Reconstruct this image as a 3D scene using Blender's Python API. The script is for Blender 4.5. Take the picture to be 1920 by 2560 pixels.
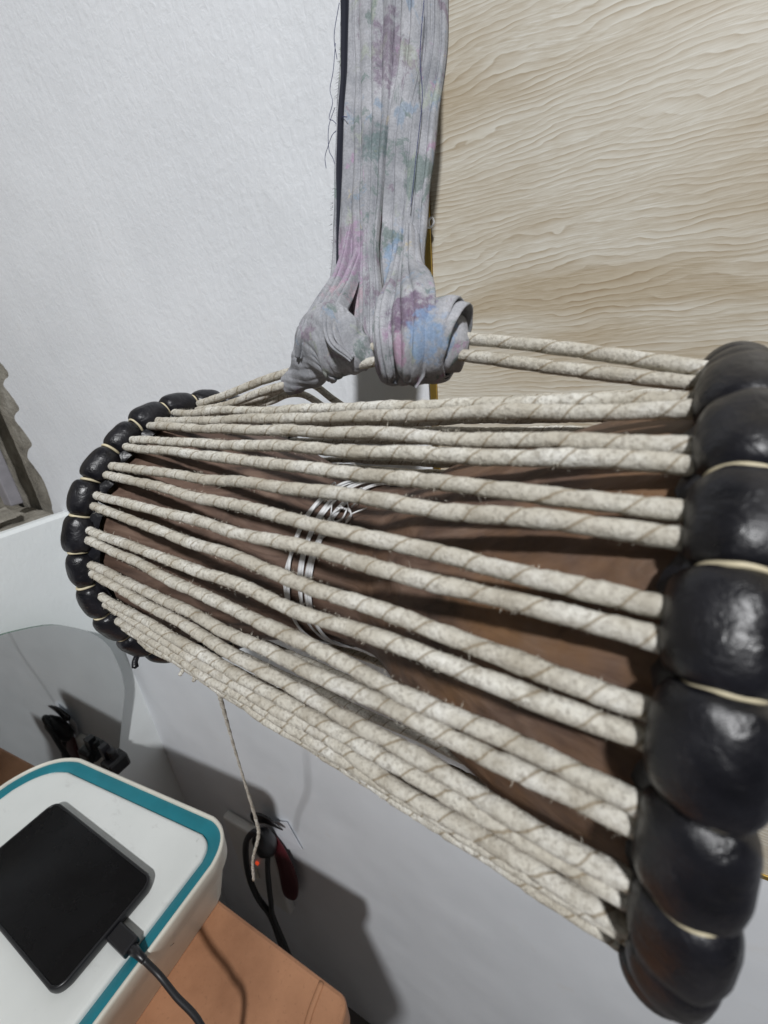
import bpy, bmesh, math, random
from mathutils import Vector, Matrix, noise as mnoise

random.seed(7)
for o in list(bpy.data.objects):
    bpy.data.objects.remove(o, do_unlink=True)
scene = bpy.context.scene
COL = scene.collection
R = math.radians

# ------------------------------------------------------------------ camera
cam_data = bpy.data.cameras.new('camera')
cam = bpy.data.objects.new('camera', cam_data)
COL.objects.link(cam)
cam.matrix_world = Matrix((
    (0.88546908, -0.09640438, 0.45458849, 0.0),
    (0.45611981, 0.36740236, -0.810537, 0.0),
    (-0.08887757, 0.92505227, 0.36929538, 0.0),
    (0, 0, 0, 1)))
cam_data.sensor_fit = 'HORIZONTAL'
cam_data.sensor_width = 36.0
cam_data.lens = 19.0875
cam_data.clip_start = 0.005
cam_data.clip_end = 50
cam_data.dof.use_dof = True
cam_data.dof.focus_distance = 0.21
cam_data.dof.aperture_fstop = 20.0
scene.camera = cam

# ------------------------------------------------------------------ light of the room
world = bpy.data.worlds.new('World')
scene.world = world
world.use_nodes = True
bg = world.node_tree.nodes['Background']
bg.inputs['Color'].default_value = (0.93, 0.97, 1.0, 1)
bg.inputs['Strength'].default_value = 0.06

def lamp(name, loc, energy, size, color):
    d = bpy.data.lights.new(name, 'POINT')
    d.energy = energy
    d.shadow_soft_size = size
    d.color = color
    o = bpy.data.objects.new(name, d)
    o.location = loc
    COL.objects.link(o)
    return o
# the lit ceiling bulb behind and above the photographer
KD = Vector((-0.62, 1.0, -1.32)).normalized()
lamp('ceiling_bulb', Vector((-0.2, 0.2, -0.35)) - KD * 2.1, 132.0, 0.055, (0.985, 0.99, 1.0))

scene.view_settings.view_transform = 'Standard'
scene.view_settings.look = 'None'
scene.view_settings.gamma = 1
scene.view_settings.exposure = 0.0
scene.render.engine = 'CYCLES'

# ------------------------------------------------------------------ materials
def new_mat(name):
    m = bpy.data.materials.new(name)
    m.use_nodes = True
    nt = m.node_tree
    b = nt.nodes['Principled BSDF']
    return m, nt, b

def N(nt, typ, **kw):
    n = nt.nodes.new(typ)
    for k, v in kw.items():
        setattr(n, k, v)
    return n

def setin(n, **kw):
    for k, v in kw.items():
        n.inputs[k.replace('_', ' ')].default_value = v
    return n

def coords(nt, kind='Object', scale=(1, 1, 1), loc=(0, 0, 0), rot=(0, 0, 0)):
    tc = N(nt, 'ShaderNodeTexCoord')
    mp = N(nt, 'ShaderNodeMapping')
    mp.inputs['Scale'].default_value = scale
    mp.inputs['Location'].default_value = loc
    mp.inputs['Rotation'].default_value = rot
    nt.links.new(tc.outputs[kind], mp.inputs['Vector'])
    return mp.outputs['Vector']

def noise(nt, vec, scale, detail=4, rough=0.55, dist=0.0):
    n = N(nt, 'ShaderNodeTexNoise')
    setin(n, Scale=scale, Detail=detail, Roughness=rough, Distortion=dist)
    nt.links.new(vec, n.inputs['Vector'])
    return n.outputs['Fac']

def ramp(nt, fac, stops):
    r = N(nt, 'ShaderNodeValToRGB')
    el = r.color_ramp.elements
    while len(el) < len(stops):
        el.new(0.5)
    for e, (p, c) in zip(el, stops):
        e.position = p
        e.color = (c[0], c[1], c[2], 1) if not isinstance(c, (int, float)) else (c, c, c, 1)
    nt.links.new(fac, r.inputs['Fac'])
    return r.outputs['Color']

def mix(nt, fac, a, b, mode='MIX'):
    m = N(nt, 'ShaderNodeMix', data_type='RGBA', blend_type=mode)
    for sock, v in ((m.inputs['Factor'], fac), (m.inputs['A'], a), (m.inputs['B'], b)):
        if hasattr(v, 'is_linked'):
            nt.links.new(v, sock)
        elif isinstance(v, (int, float)):
            sock.default_value = v
        else:
            sock.default_value = (v[0], v[1], v[2], 1)
    return m.outputs['Result']

def math_n(nt, op, a, b=None, clamp=False):
    m = N(nt, 'ShaderNodeMath', operation=op, use_clamp=clamp)
    for i, v in enumerate((a, b)):
        if v is None:
            continue
        if hasattr(v, 'is_linked'):
            nt.links.new(v, m.inputs[i])
        else:
            m.inputs[i].default_value = v
    return m.outputs[0]

def bump(nt, b, height, strength, dist, prev=None):
    n = N(nt, 'ShaderNodeBump')
    n.inputs['Distance'].default_value = dist
    if hasattr(strength, 'is_linked'):
        nt.links.new(strength, n.inputs['Strength'])
    else:
        n.inputs['Strength'].default_value = strength
    nt.links.new(height, n.inputs['Height'])
    if prev is not None:
        nt.links.new(prev, n.inputs['Normal'])
    nt.links.new(n.outputs['Normal'], b.inputs['Normal'])
    return n.outputs['Normal']

MAT = {}

def plaster(name, base, dark):
    m, nt, b = new_mat(name)
    v = coords(nt)
    big = noise(nt, v, 7, 5, 0.6)
    col = ramp(nt, big, [(0.3, dark), (0.7, base)])
    spots = noise(nt, v, 28, 5, 0.6)
    st = ramp(nt, spots, [(0.64, 0.0), (0.80, 1.0)])
    col = mix(nt, math_n(nt, 'MULTIPLY', st, 0.22), col, (0.62, 0.58, 0.52))
    nt.links.new(col, b.inputs['Base Color'])
    setin(b, Roughness=0.62)
    sep = N(nt, 'ShaderNodeSeparateXYZ')
    nt.links.new(coords(nt), sep.inputs[0])
    # the wall was plastered roughly above and smoothed lower down
    up = N(nt, 'ShaderNodeMapRange')
    setin(up, From_Min=-0.36, From_Max=-0.12, To_Min=0.12, To_Max=1.0)
    nt.links.new(sep.outputs['Z'], up.inputs['Value'])
    h1 = noise(nt, coords(nt, scale=(1, 1, 0.75)), 230, 3, 0.55, 0.4)
    h1 = ramp(nt, h1, [(0.35, 0.0), (0.75, 1.0)])
    n1 = bump(nt, b, h1, math_n(nt, 'MULTIPLY', up.outputs[0], 0.24), 0.0010)
    h2 = noise(nt, coords(nt, rot=(0, 0.35, 0.3), scale=(1, 1, 0.35)), 75, 2, 0.5, 0.6)
    n2 = bump(nt, b, h2, math_n(nt, 'MULTIPLY', up.outputs[0], 0.18), 0.0020, n1)
    h3 = noise(nt, v, 7, 2)
    bump(nt, b, h3, 0.4, 0.012, n2)
    return m
MAT['wall'] = plaster('white_plaster', (0.79, 0.815, 0.85), (0.72, 0.745, 0.78))
MAT['wall_end'] = plaster('greenish_white_plaster', (0.79, 0.82, 0.82), (0.76, 0.79, 0.79))

def cement():
    m, nt, b = new_mat('rough_cement')
    v = coords(nt)
    a = noise(nt, v, 30, 6, 0.65)
    col = ramp(nt, a, [(0.3, (0.14, 0.13, 0.11)), (0.5, (0.27, 0.25, 0.21)), (0.72, (0.42, 0.40, 0.35))])
    nt.links.new(col, b.inputs['Base Color'])
    setin(b, Roughness=0.9)
    bump(nt, b, noise(nt, v, 120, 6, 0.7), 0.8, 0.004)
    return m
MAT['cement'] = cement()

def oak():
    m, nt, b = new_mat('washed_oak_laminate')
    v = coords(nt)
    warp = noise(nt, coords(nt, scale=(2.2, 1, 6)), 1.6, 2, 0.5)
    sep = N(nt, 'ShaderNodeSeparateXYZ')
    nt.links.new(v, sep.inputs[0])
    zz = math_n(nt, 'ADD', sep.outputs['Z'], math_n(nt, 'MULTIPLY', warp, 0.045))
    small = noise(nt, coords(nt, scale=(16, 1, 30)), 2.2, 2, 0.5)
    zz = math_n(nt, 'ADD', zz, math_n(nt, 'MULTIPLY', small, 0.0028))
    comb = N(nt, 'ShaderNodeCombineXYZ')
    nt.links.new(math_n(nt, 'MULTIPLY', sep.outputs['X'], 20.0), comb.inputs[0])
    nt.links.new(math_n(nt, 'MULTIPLY', zz, 520.0), comb.inputs[2])
    fine1 = noise(nt, comb.outputs[0], 2.6, 4, 0.6, 0.25)
    comb3 = N(nt, 'ShaderNodeCombineXYZ')
    nt.links.new(math_n(nt, 'MULTIPLY', sep.outputs['X'], 60.0), comb3.inputs[0])
    nt.links.new(math_n(nt, 'MULTIPLY', zz, 950.0), comb3.inputs[2])
    fine2 = noise(nt, comb3.outputs[0], 2.4, 3, 0.6, 0.3)
    fine = math_n(nt, 'ADD', math_n(nt, 'MULTIPLY', fine1, 0.58), math_n(nt, 'MULTIPLY', fine2, 0.42))
    comb2 = N(nt, 'ShaderNodeCombineXYZ')
    nt.links.new(math_n(nt, 'MULTIPLY', sep.outputs['X'], 5.0), comb2.inputs[0])
    nt.links.new(math_n(nt, 'MULTIPLY', zz, 34.0), comb2.inputs[2])
    broad = noise(nt, comb2.outputs[0], 1.3, 3, 0.5)
    # growth lines: close parallel lines bent by slow and quick waviness, broken up along their length
    wav1 = noise(nt, coords(nt, scale=(5, 1, 20)), 1.0, 3, 0.5)
    wav2 = noise(nt, coords(nt, scale=(30, 1, 70)), 1.0, 3, 0.55)
    ln = math_n(nt, 'ADD', math_n(nt, 'MULTIPLY', sep.outputs['Z'], 400.0), math_n(nt, 'ADD', math_n(nt, 'MULTIPLY', wav1, 15.0), math_n(nt, 'MULTIPLY', wav2, 3.4)))
    saw = math_n(nt, 'FRACT', ln)
    ring = ramp(nt, saw, [(0.0, (0.70, 0.68, 0.61)), (0.35, (0.62, 0.585, 0.505)), (0.75, (0.51, 0.45, 0.355)), (0.93, (0.40, 0.33, 0.235)), (1.0, (0.66, 0.635, 0.56))])
    c0 = ramp(nt, fine, [(0.37, (0.47, 0.415, 0.325)), (0.47, (0.56, 0.515, 0.425)), (0.53, (0.605, 0.57, 0.49)), (0.61, (0.70, 0.68, 0.62))])
    brk = ramp(nt, noise(nt, coords(nt, scale=(26, 1, 120)), 1.0, 4, 0.6), [(0.40, 0.15), (0.60, 0.9)])
    c1 = mix(nt, brk, c0, ring)
    c2 = ramp(nt, broad, [(0.38, (0.76, 0.68, 0.57)), (0.55, (1.0, 1.0, 1.0))])
    col = mix(nt, 0.85, c1, c2, 'MULTIPLY')
    nt.links.new(col, b.inputs['Base Color'])
    setin(b, Roughness=0.40)
    b.inputs['Specular IOR Level'].default_value = 0.5
    bump(nt, b, fine, 0.10, 0.0003)
    return m
MAT['oak'] = oak()

def simple(name, col, rough=0.5, metal=0.0, var=0.0, bscale=0, bstr=0.2, bdist=0.001, vscale=40, spec=0.5):
    m, nt, b = new_mat(name)
    setin(b, Roughness=rough, Metallic=metal)
    b.inputs['Specular IOR Level'].default_value = spec
    b.inputs['Base Color'].default_value = (*col, 1)
    if var:
        n = noise(nt, coords(nt), vscale, 5, 0.6)
        lo = tuple(c * (1 - var) for c in col)
        hi = tuple(min(1, c * (1 + var)) for c in col)
        nt.links.new(ramp(nt, n, [(0.3, lo), (0.7, hi)]), b.inputs['Base Color'])
    if bscale:
        bump(nt, b, noise(nt, coords(nt), bscale, 4), bstr, bdist)
    return m
MAT['brass'] = simple('brass', (0.78, 0.55, 0.16), 0.28, 1.0)
MAT['tie'] = simple('cream_cane', (0.62, 0.55, 0.38), 0.55, var=0.2, vscale=300)
MAT['skin'] = simple('stretched_skin', (0.45, 0.38, 0.28), 0.6, var=0.25)
MAT['plastic_string'] = simple('white_plastic_string', (0.72, 0.73, 0.74), 0.35)
MAT['thread'] = simple('blue_thread', (0.05, 0.06, 0.16), 0.8)
MAT['navy'] = simple('navy_fold_shadow', (0.012, 0.014, 0.025), 0.9)  # near-black navy painting the shadow inside the strap's fold
MAT['black_cable'] = simple('black_cable', (0.012, 0.012, 0.014), 0.45)
MAT['black_plastic'] = simple('black_plastic', (0.010, 0.010, 0.012), 0.35)
MAT['white_plastic'] = simple('white_plastic', (0.72, 0.72, 0.70), 0.4, var=0.06, vscale=30)
MAT['ivory'] = simple('ivory_plastic', (0.66, 0.64, 0.56), 0.45, var=0.08, vscale=35)
MAT['teal'] = simple('teal_plastic', (0.012, 0.17, 0.215), 0.35, var=0.12, vscale=30)
MAT['red'] = simple('dark_red_plastic', (0.065, 0.006, 0.010), 0.5)
MAT['grey_metal'] = simple('grey_painted_metal', (0.26, 0.25, 0.27), 0.55, var=0.15)
MAT['scuff'] = simple('grey_scuff', (0.22, 0.20, 0.16), 0.8)
MAT['paper'] = simple('white_paper', (0.75, 0.77, 0.82), 0.7)
MAT['floor'] = simple('grey_floor', (0.14, 0.13, 0.12), 0.6, var=0.1, vscale=8)
MAT['fuzz'] = simple('rawhide_fibres', (0.74, 0.70, 0.60), 0.9)

def led():
    m, nt, b = new_mat('red_led')
    b.inputs['Base Color'].default_value = (0.8, 0.06, 0.02, 1)
    b.inputs['Emission Color'].default_value = (1.0, 0.10, 0.03, 1)
    b.inputs['Emission Strength'].default_value = 0.45
    return m
MAT['led'] = led()

def mirror():
    m, nt, b = new_mat('mirror_glass')
    setin(b, Metallic=1.0, Roughness=0.03)
    b.inputs['Base Color'].default_value = (0.66, 0.68, 0.67, 1)
    return m
MAT['mirror'] = mirror()
MAT['glass_edge'] = simple('green_glass_edge', (0.05, 0.12, 0.08), 0.2)

def leather():
    m, nt, b = new_mat('black_leather')
    v = coords(nt)
    n = noise(nt, v, 90, 4, 0.6)
    col = ramp(nt, n, [(0.35, (0.004, 0.004, 0.006)), (0.75, (0.013, 0.013, 0.018))])
    sc = ramp(nt, noise(nt, v, 230, 6, 0.72, 0.8), [(0.60, 0.0), (0.74, 1.0)])
    col = mix(nt, math_n(nt, 'MULTIPLY', sc, 0.5), col, (0.06, 0.058, 0.062))
    nt.links.new(col, b.inputs['Base Color'])
    nt.links.new(ramp(nt, noise(nt, v, 160, 4, 0.6), [(0.3, 0.26), (0.75, 0.48)]), b.inputs['Roughness'])
    b.inputs['Specular IOR Level'].default_value = 0.5
    p = bump(nt, b, noise(nt, v, 210, 5, 0.6, 1.2), 0.34, 0.0012)
    bump(nt, b, noise(nt, v, 1100, 3), 0.18, 0.0004, p)
    return m
MAT['leather'] = leather()

def rawhide():
    m, nt, b = new_mat('rawhide_rope')
    tc = N(nt, 'ShaderNodeTexCoord')
    sep = N(nt, 'ShaderNodeSeparateXYZ')
    nt.links.new(tc.outputs['UV'], sep.inputs[0])
    wob = noise(nt, coords(nt), 260, 2)
    ph = math_n(nt, 'ADD', math_n(nt, 'ADD', sep.outputs['Y'], sep.outputs['X']), math_n(nt, 'MULTIPLY', wob, 0.10))
    fr = math_n(nt, 'FRACT', ph)
    tri = math_n(nt, 'ABSOLUTE', math_n(nt, 'SUBTRACT', fr, 0.5))      # 0.5 at the seam
    oi = N(nt, 'ShaderNodeObjectInfo')
    seam = ramp(nt, tri, [(0.445, 0.0), (0.482, 1.0)])
    off = N(nt, 'ShaderNodeVectorMath', operation='ADD')
    nt.links.new(tc.outputs['Object'], off.inputs[0])
    cmb = N(nt, 'ShaderNodeCombineXYZ')
    nt.links.new(math_n(nt, 'MULTIPLY', oi.outputs['Random'], 7.0), cmb.inputs[0])
    nt.links.new(cmb.outputs[0], off.inputs[1])
    ov = off.outputs[0]
    base = ramp(nt, noise(nt, ov, 55, 4, 0.6), [(0.28, (0.48, 0.44, 0.36)), (0.5, (0.67, 0.645, 0.57)), (0.70, (0.85, 0.845, 0.80))])
    grime = ramp(nt, noise(nt, ov, 900, 4, 0.7), [(0.48, 0.0), (0.66, 1.0)])
    base = mix(nt, math_n(nt, 'MULTIPLY', grime, 0.7), base, (0.24, 0.21, 0.17))
    blot = ramp(nt, noise(nt, ov, 120, 3, 0.6), [(0.50, 0.0), (0.70, 1.0)])
    base = mix(nt, math_n(nt, 'MULTIPLY', blot, 0.5), base, (0.30, 0.265, 0.205))
    # some ropes are older and greyer than others
    base = mix(nt, math_n(nt, 'MULTIPLY', oi.outputs['Random'], 0.28), base, (0.42, 0.38, 0.31))
    col = mix(nt, math_n(nt, 'MULTIPLY', seam, 0.7), base, (0.22, 0.165, 0.095))
    nt.links.new(col, b.inputs['Base Color'])
    setin(b, Roughness=0.85)
    b.inputs['Specular IOR Level'].default_value = 0.25
    p = bump(nt, b, noise(nt, ov, 700, 4, 0.65), 0.7, 0.0009)
    bump(nt, b, noise(nt, ov, 2600, 3, 0.7), 0.5, 0.0004, p)
    return m
MAT['rope'] = rawhide()

def drum_wood():
    m, nt, b = new_mat('carved_dark_wood')
    v = coords(nt, rot=(0, 0, R(8.3)))
    vs = coords(nt, rot=(0, 0, R(8.3)), scale=(1, 5, 5))
    g = noise(nt, vs, 24, 6, 0.62, 1.2)
    col = ramp(nt, g, [(0.28, (0.034, 0.022, 0.017)), (0.48, (0.110, 0.068, 0.050)), (0.74, (0.205, 0.138, 0.103))])
    patch = ramp(nt, noise(nt, v, 26, 5, 0.65), [(0.44, 0.0), (0.64, 1.0)])
    sep = N(nt, 'ShaderNodeSeparateXYZ')
    nt.links.new(coords(nt), sep.inputs[0])
    rt = N(nt, 'ShaderNodeMapRange')
    setin(rt, From_Min=-0.01, From_Max=0.06, To_Min=0.0, To_Max=0.6)
    nt.links.new(sep.outputs['X'], rt.inputs['Value'])
    col = mix(nt, math_n(nt, 'MULTIPLY', patch, rt.outputs[0]), col, (0.24, 0.125, 0.05))
    dust = ramp(nt, noise(nt, v, 60, 6, 0.7), [(0.55, 0.0), (0.8, 1.0)])
    col = mix(nt, math_n(nt, 'MULTIPLY', dust, 0.35), col, (0.22, 0.18, 0.16))
    nt.links.new(col, b.inputs['Base Color'])
    setin(b, Roughness=0.55)
    p = bump(nt, b, g, 0.5, 0.0012)
    bump(nt, b, noise(nt, v, 60, 3), 0.4, 0.002, p)
    return m
MAT['wood'] = drum_wood()

def cloth():
    m, nt, b = new_mat('faded_floral_cloth')
    v = coords(nt)
    base = ramp(nt, noise(nt, v, 60, 5, 0.65), [(0.3, (0.25, 0.26, 0.285)), (0.7, (0.47, 0.475, 0.505))])
    seeds = [((0.23, 0.18, 0.23), 38, (3, 1, 2), 0.57, 0.75), ((0.22, 0.30, 0.40), 42, (7, 4, 1), 0.585, 0.65),
             ((0.17, 0.22, 0.21), 36, (1, 9, 5), 0.565, 0.85), ((0.42, 0.26, 0.40), 30, (5, 5, 8), 0.60, 0.75),
             ((0.50, 0.43, 0.27), 48, (9, 2, 4), 0.62, 0.7), ((0.36, 0.40, 0.33), 28, (2, 8, 3), 0.57, 0.6)]
    col = base
    for c, sc, loc, th, st in seeds:
        n = noise(nt, coords(nt, loc=loc, scale=(1.3, 1, 0.75)), sc * 1.5, 6, 0.68, 1.0)
        msk = ramp(nt, n, [(th + 0.015, 0.0), (th + 0.06, 1.0)])
        col = mix(nt, math_n(nt, 'MULTIPLY', msk, st * 0.9), col, c)
    # the larger printed flowers and leaves
    for ctr, rad, c, st in (((-0.0995, 0.173, 0.036), (0.0075, 0.02, 0.017), (0.40, 0.27, 0.40), 0.75),
                            ((-0.100, 0.168, 0.020), (0.009, 0.02, 0.008), (0.48, 0.33, 0.38), 0.7),
                            ((-0.0585, 0.13, 0.0105), (0.010, 0.03, 0.0065), (0.16, 0.10, 0.17), 0.9),
                            ((-0.051, 0.13, 0.003), (0.007, 0.03, 0.009), (0.23, 0.35, 0.54), 0.85),
                            ((-0.060, 0.13, -0.001), (0.004, 0.03, 0.006), (0.44, 0.26, 0.38), 0.8),
                            ((-0.093, 0.19, 0.078), (0.007, 0.03, 0.008), (0.13, 0.19, 0.19), 0.8),
                            ((-0.080, 0.17, 0.034), (0.004, 0.03, 0.014), (0.22, 0.33, 0.48), 0.75),
                            ((-0.092, 0.20, 0.112), (0.007, 0.03, 0.016), (0.18, 0.13, 0.19), 0.75)):
        vm = N(nt, 'ShaderNodeVectorMath', operation='SUBTRACT')
        tc = N(nt, 'ShaderNodeTexCoord')
        nt.links.new(tc.outputs['Object'], vm.inputs[0])
        vm.inputs[1].default_value = (ctr[0] + 0.085, ctr[1] - 0.145, ctr[2] - 0.0)
        vd = N(nt, 'ShaderNodeVectorMath', operation='DIVIDE')
        nt.links.new(vm.outputs[0], vd.inputs[0])
        vd.inputs[1].default_value = rad
        ln = N(nt, 'ShaderNodeVectorMath', operation='LENGTH')
        nt.links.new(vd.outputs[0], ln.inputs[0])
        d = math_n(nt, 'ADD', ln.outputs['Value'], math_n(nt, 'MULTIPLY', math_n(nt, 'SUBTRACT', noise(nt, v, 260, 4, 0.6), 0.5), 1.9))
        msk = ramp(nt, d, [(0.7, 1.0), (0.95, 0.0)])
        weave = ramp(nt, noise(nt, v, 420, 5, 0.7), [(0.36, 0.35), (0.52, 1.0)])
        col = mix(nt, math_n(nt, 'MULTIPLY', math_n(nt, 'MULTIPLY', msk, weave), st * 0.85), col, c)
    speck = ramp(nt, noise(nt, v, 1300, 2, 0.5), [(0.35, 0.86), (0.65, 1.06)])
    col = mix(nt, 1.0, col, speck, 'MULTIPLY')
    nt.links.new(col, b.inputs['Base Color'])
    setin(b, Roughness=0.95)
    b.inputs['Specular IOR Level'].default_value = 0.15
    w = N(nt, 'ShaderNodeTexNoise')
    p = bump(nt, b, noise(nt, v, 2200, 2), 0.35, 0.0003)
    bump(nt, b, noise(nt, coords(nt, scale=(1, 1, 0.12)), 420, 3), 0.45, 0.0010, p)
    return m
MAT['cloth'] = cloth()

def tabletop():
    m, nt, b = new_mat('tan_board')
    v = coords(nt)
    col = ramp(nt, noise(nt, v, 14, 5, 0.6), [(0.3, (0.27, 0.125, 0.062)), (0.7, (0.45, 0.225, 0.12))])
    sp = ramp(nt, noise(nt, v, 330, 3, 0.6), [(0.60, 0.0), (0.72, 1.0)])
    col = mix(nt, math_n(nt, 'MULTIPLY', sp, 0.4), col, (0.20, 0.10, 0.05))
    nt.links.new(col, b.inputs['Base Color'])
    setin(b, Roughness=0.6)
    bump(nt, b, noise(nt, v, 200, 4), 0.3, 0.0008)
    return m
MAT['table'] = tabletop()

def phone_glass():
    m, nt, b = new_mat('dusty_black_glass')
    v = coords(nt)
    col = ramp(nt, noise(nt, v, 500, 5, 0.75), [(0.62, (0.004, 0.004, 0.005)), (0.82, (0.04, 0.038, 0.04))])
    nt.links.new(col, b.inputs['Base Color'])
    nt.links.new(ramp(nt, noise(nt, v, 30, 4), [(0.3, 0.14), (0.7, 0.34)]), b.inputs['Roughness'])
    b.inputs['Specular IOR Level'].default_value = 0.25
    return m
MAT['phone'] = phone_glass()

def box_white():
    m, nt, b = new_mat('scuffed_white_plastic')
    v = coords(nt)
    col = ramp(nt, noise(nt, v, 12, 4), [(0.3, (0.66, 0.68, 0.66)), (0.7, (0.74, 0.76, 0.74))])
    sc = ramp(nt, noise(nt, coords(nt, scale=(1, 2.2, 1), rot=(0, 0, 0.6)), 32, 6, 0.7), [(0.60, 0.0), (0.74, 1.0)])
    col = mix(nt, math_n(nt, 'MULTIPLY', sc, 0.4), col, (0.40, 0.39, 0.37))
    nt.links.new(col, b.inputs['Base Color'])
    setin(b, Roughness=0.42)
    bump(nt, b, noise(nt, v, 60, 2), 0.06, 0.001)
    return m
MAT['box_white'] = box_white()

# ------------------------------------------------------------------ helpers
def thing(name, label, cat, loc, group=None):
    o = bpy.data.objects.new(name, None)
    o.empty_display_size = 0.02
    COL.objects.link(o)
    o.location = loc
    tag(o, label, cat, group)
    return o

def tag(o, label=None, cat=None, group=None, kind=None):
    if label: o['label'] = label
    if cat: o['category'] = cat
    if group: o['group'] = group
    if kind: o['kind'] = kind
    return o

def root_loc(p):
    v = Vector((0, 0, 0))
    while p is not None:
        v += p.location
        p = p.parent
    return v

def obj(name, data, mat, parent=None, smooth=True, kind=None, label=None, origin=None):
    """data: (verts, faces[, uvs]) in room coordinates, or a ready mesh."""
    if isinstance(data, tuple):
        off = root_loc(parent)
        if origin is not None:
            off = Vector(origin)
        me = bpy.data.meshes.new(name)
        me.from_pydata([tuple(Vector(q) - off) for q in data[0]], [], data[1])
        if len(data) > 2 and data[2]:
            ul = me.uv_layers.new(name='UVMap')
            flat = []
            for f in data[2]:
                for uv in f:
                    flat.extend(uv)
            ul.data.foreach_set('uv', flat)
        me.validate()
        me.update()
    else:
        me = data
    if smooth:
        me.polygons.foreach_set('use_smooth', [True] * len(me.polygons))
    o = bpy.data.objects.new(name, me)
    COL.objects.link(o)
    if mat and not me.materials:
        me.materials.append(MAT[mat] if isinstance(mat, str) else mat)
    if parent is not None:
        o.parent = parent
        if origin is not None:
            o.location = Vector(origin) - root_loc(parent)
    elif origin is not None:
        o.location = origin
    if kind: o['kind'] = kind
    if label: o['label'] = label
    return o

def merge(*parts):
    V, F, U = [], [], []
    has = all(len(p) > 2 and p[2] for p in parts)
    for p in parts:
        k = len(V)
        V += list(p[0])
        F += [tuple(i + k for i in f) for f in p[1]]
        if has: U += p[2]
    return (V, F, U) if has else (V, F)

def box(x0, x1, y0, y1, z0, z1):
    V = [(x, y, z) for z in (z0, z1) for y in (y0, y1) for x in (x0, x1)]
    F = [(0, 2, 3, 1), (4, 5, 7, 6), (0, 1, 5, 4), (2, 6, 7, 3), (0, 4, 6, 2), (1, 3, 7, 5)]
    return V, F

def bevel_box(x0, x1, y0, y1, z0, z1, w, seg=2):
    bm = bmesh.new()
    V, F = box(x0, x1, y0, y1, z0, z1)
    vs = [bm.verts.new(v) for v in V]
    for f in F: bm.faces.new([vs[i] for i in f])
    bmesh.ops.bevel(bm, geom=list(bm.edges), offset=w, segments=seg, affect='EDGES', profile=0.5)
    bm.verts.index_update()
    out = ([tuple(v.co) for v in bm.verts], [tuple(v.index for v in f.verts) for f in bm.faces])
    bm.free()
    return out

def catmull(pts, n):
    P = [Vector(p) for p in pts]
    P = [P[0] * 2 - P[1]] + P + [P[-1] * 2 - P[-2]]
    out = []
    segs = len(P) - 3
    for i in range(n):
        t = i / (n - 1) * segs
        k = min(int(t), segs - 1)
        u = t - k
        a, b, c, d = P[k:k + 4]
        out.append(0.5 * ((2 * b) + (c - a) * u + (2 * a - 5 * b + 4 * c - d) * u * u + (3 * b - a - 3 * c + d) * u ** 3))
    return out

def interp(stops, t):
    if t <= stops[0][0]: return stops[0][1]
    for (a, va), (b, vb) in zip(stops, stops[1:]):
        if t <= b:
            u = (t - a) / (b - a)
            u = u * u * (3 - 2 * u)
            return va + (vb - va) * u
    return stops[-1][1]

def tube(path, rad, ns=10, up=(0, 0, 1), turns=0.0, disp=None, cap=True, flat=1.0, warp=lambda t: 0.0):
    """rad(t) with t in 0..1; disp(t, a) gives a radial factor; uv = (around, along*turns)."""
    n = len(path)
    V, F, U = [], [], []
    T = [(path[min(i + 1, n - 1)] - path[max(i - 1, 0)]).normalized() for i in range(n)]
    ref = Vector(up)
    nrm = (ref - T[0] * ref.dot(T[0])).normalized()
    for i in range(n):
        nrm = (nrm - T[i] * nrm.dot(T[i])).normalized()
        bi = T[i].cross(nrm)
        t = i / (n - 1)
        for j in range(ns):
            a = 2 * math.pi * j / ns
            r = rad(t) * (disp(t, j / ns) if disp else 1.0)
            V.append(path[i] + nrm * (math.cos(a) * r) + bi * (math.sin(a) * r * flat))
    for i in range(n - 1):
        for j in range(ns):
            k = (j + 1) % ns
            F.append((i * ns + j, i * ns + k, (i + 1) * ns + k, (i + 1) * ns + j))
            u0, u1 = j / ns, (j + 1) / ns
            v0, v1 = i / (n - 1) * turns + warp(i / (n - 1)), (i + 1) / (n - 1) * turns + warp((i + 1) / (n - 1))
            U.append(((u0, v0), (u1, v0), (u1, v1), (u0, v1)))
    if cap:
        for base, rev in ((0, True), ((n - 1) * ns, False)):
            c = sum((Vector(V[base + j]) for j in range(ns)), Vector()) / ns
            ti = T[0] * -1 if rev else T[-1]
            c = c + ti * rad(0 if rev else 1) * 0.5
            V.append(c)
            ci = len(V) - 1
            for j in range(ns):
                k = (j + 1) % ns
                F.append((base + k, base + j, ci) if rev else (base + j, base + k, ci))
                vv = 0 if rev else turns
                U.append(((0.3, vv + 0.3),) * 3)
    return V, F, U

def rounded_poly(corners, seg=8):
    """corners: (x, y, radius) in order -> outline"""
    out = []
    n = len(corners)
    for i in range(n):
        p0, p1, p2 = (Vector(corners[(i + d) % n][:2]) for d in (-1, 0, 1))
        r = corners[i][2]
        a, b = (p0 - p1).normalized(), (p2 - p1).normalized()
        ang = a.angle(b)
        d = r / math.tan(ang / 2)
        A, B = p1 + a * d, p1 + b * d
        for k in range(seg + 1):
            t = k / seg
            out.append((1 - t) ** 2 * A + 2 * t * (1 - t) * (p1 * 0.75 + (A + B) * 0.125) + t * t * B)
    return out

def inset(outline, d):
    n = len(outline)
    out = []
    for i in range(n):
        p0, p1, p2 = outline[i - 1], outline[i], outline[(i + 1) % n]
        tg = (p2 - p0).normalized()
        nr = Vector((tg.y, -tg.x))      # outward for a counter-clockwise outline
        out.append(p1 - nr * d)
    return out

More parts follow.
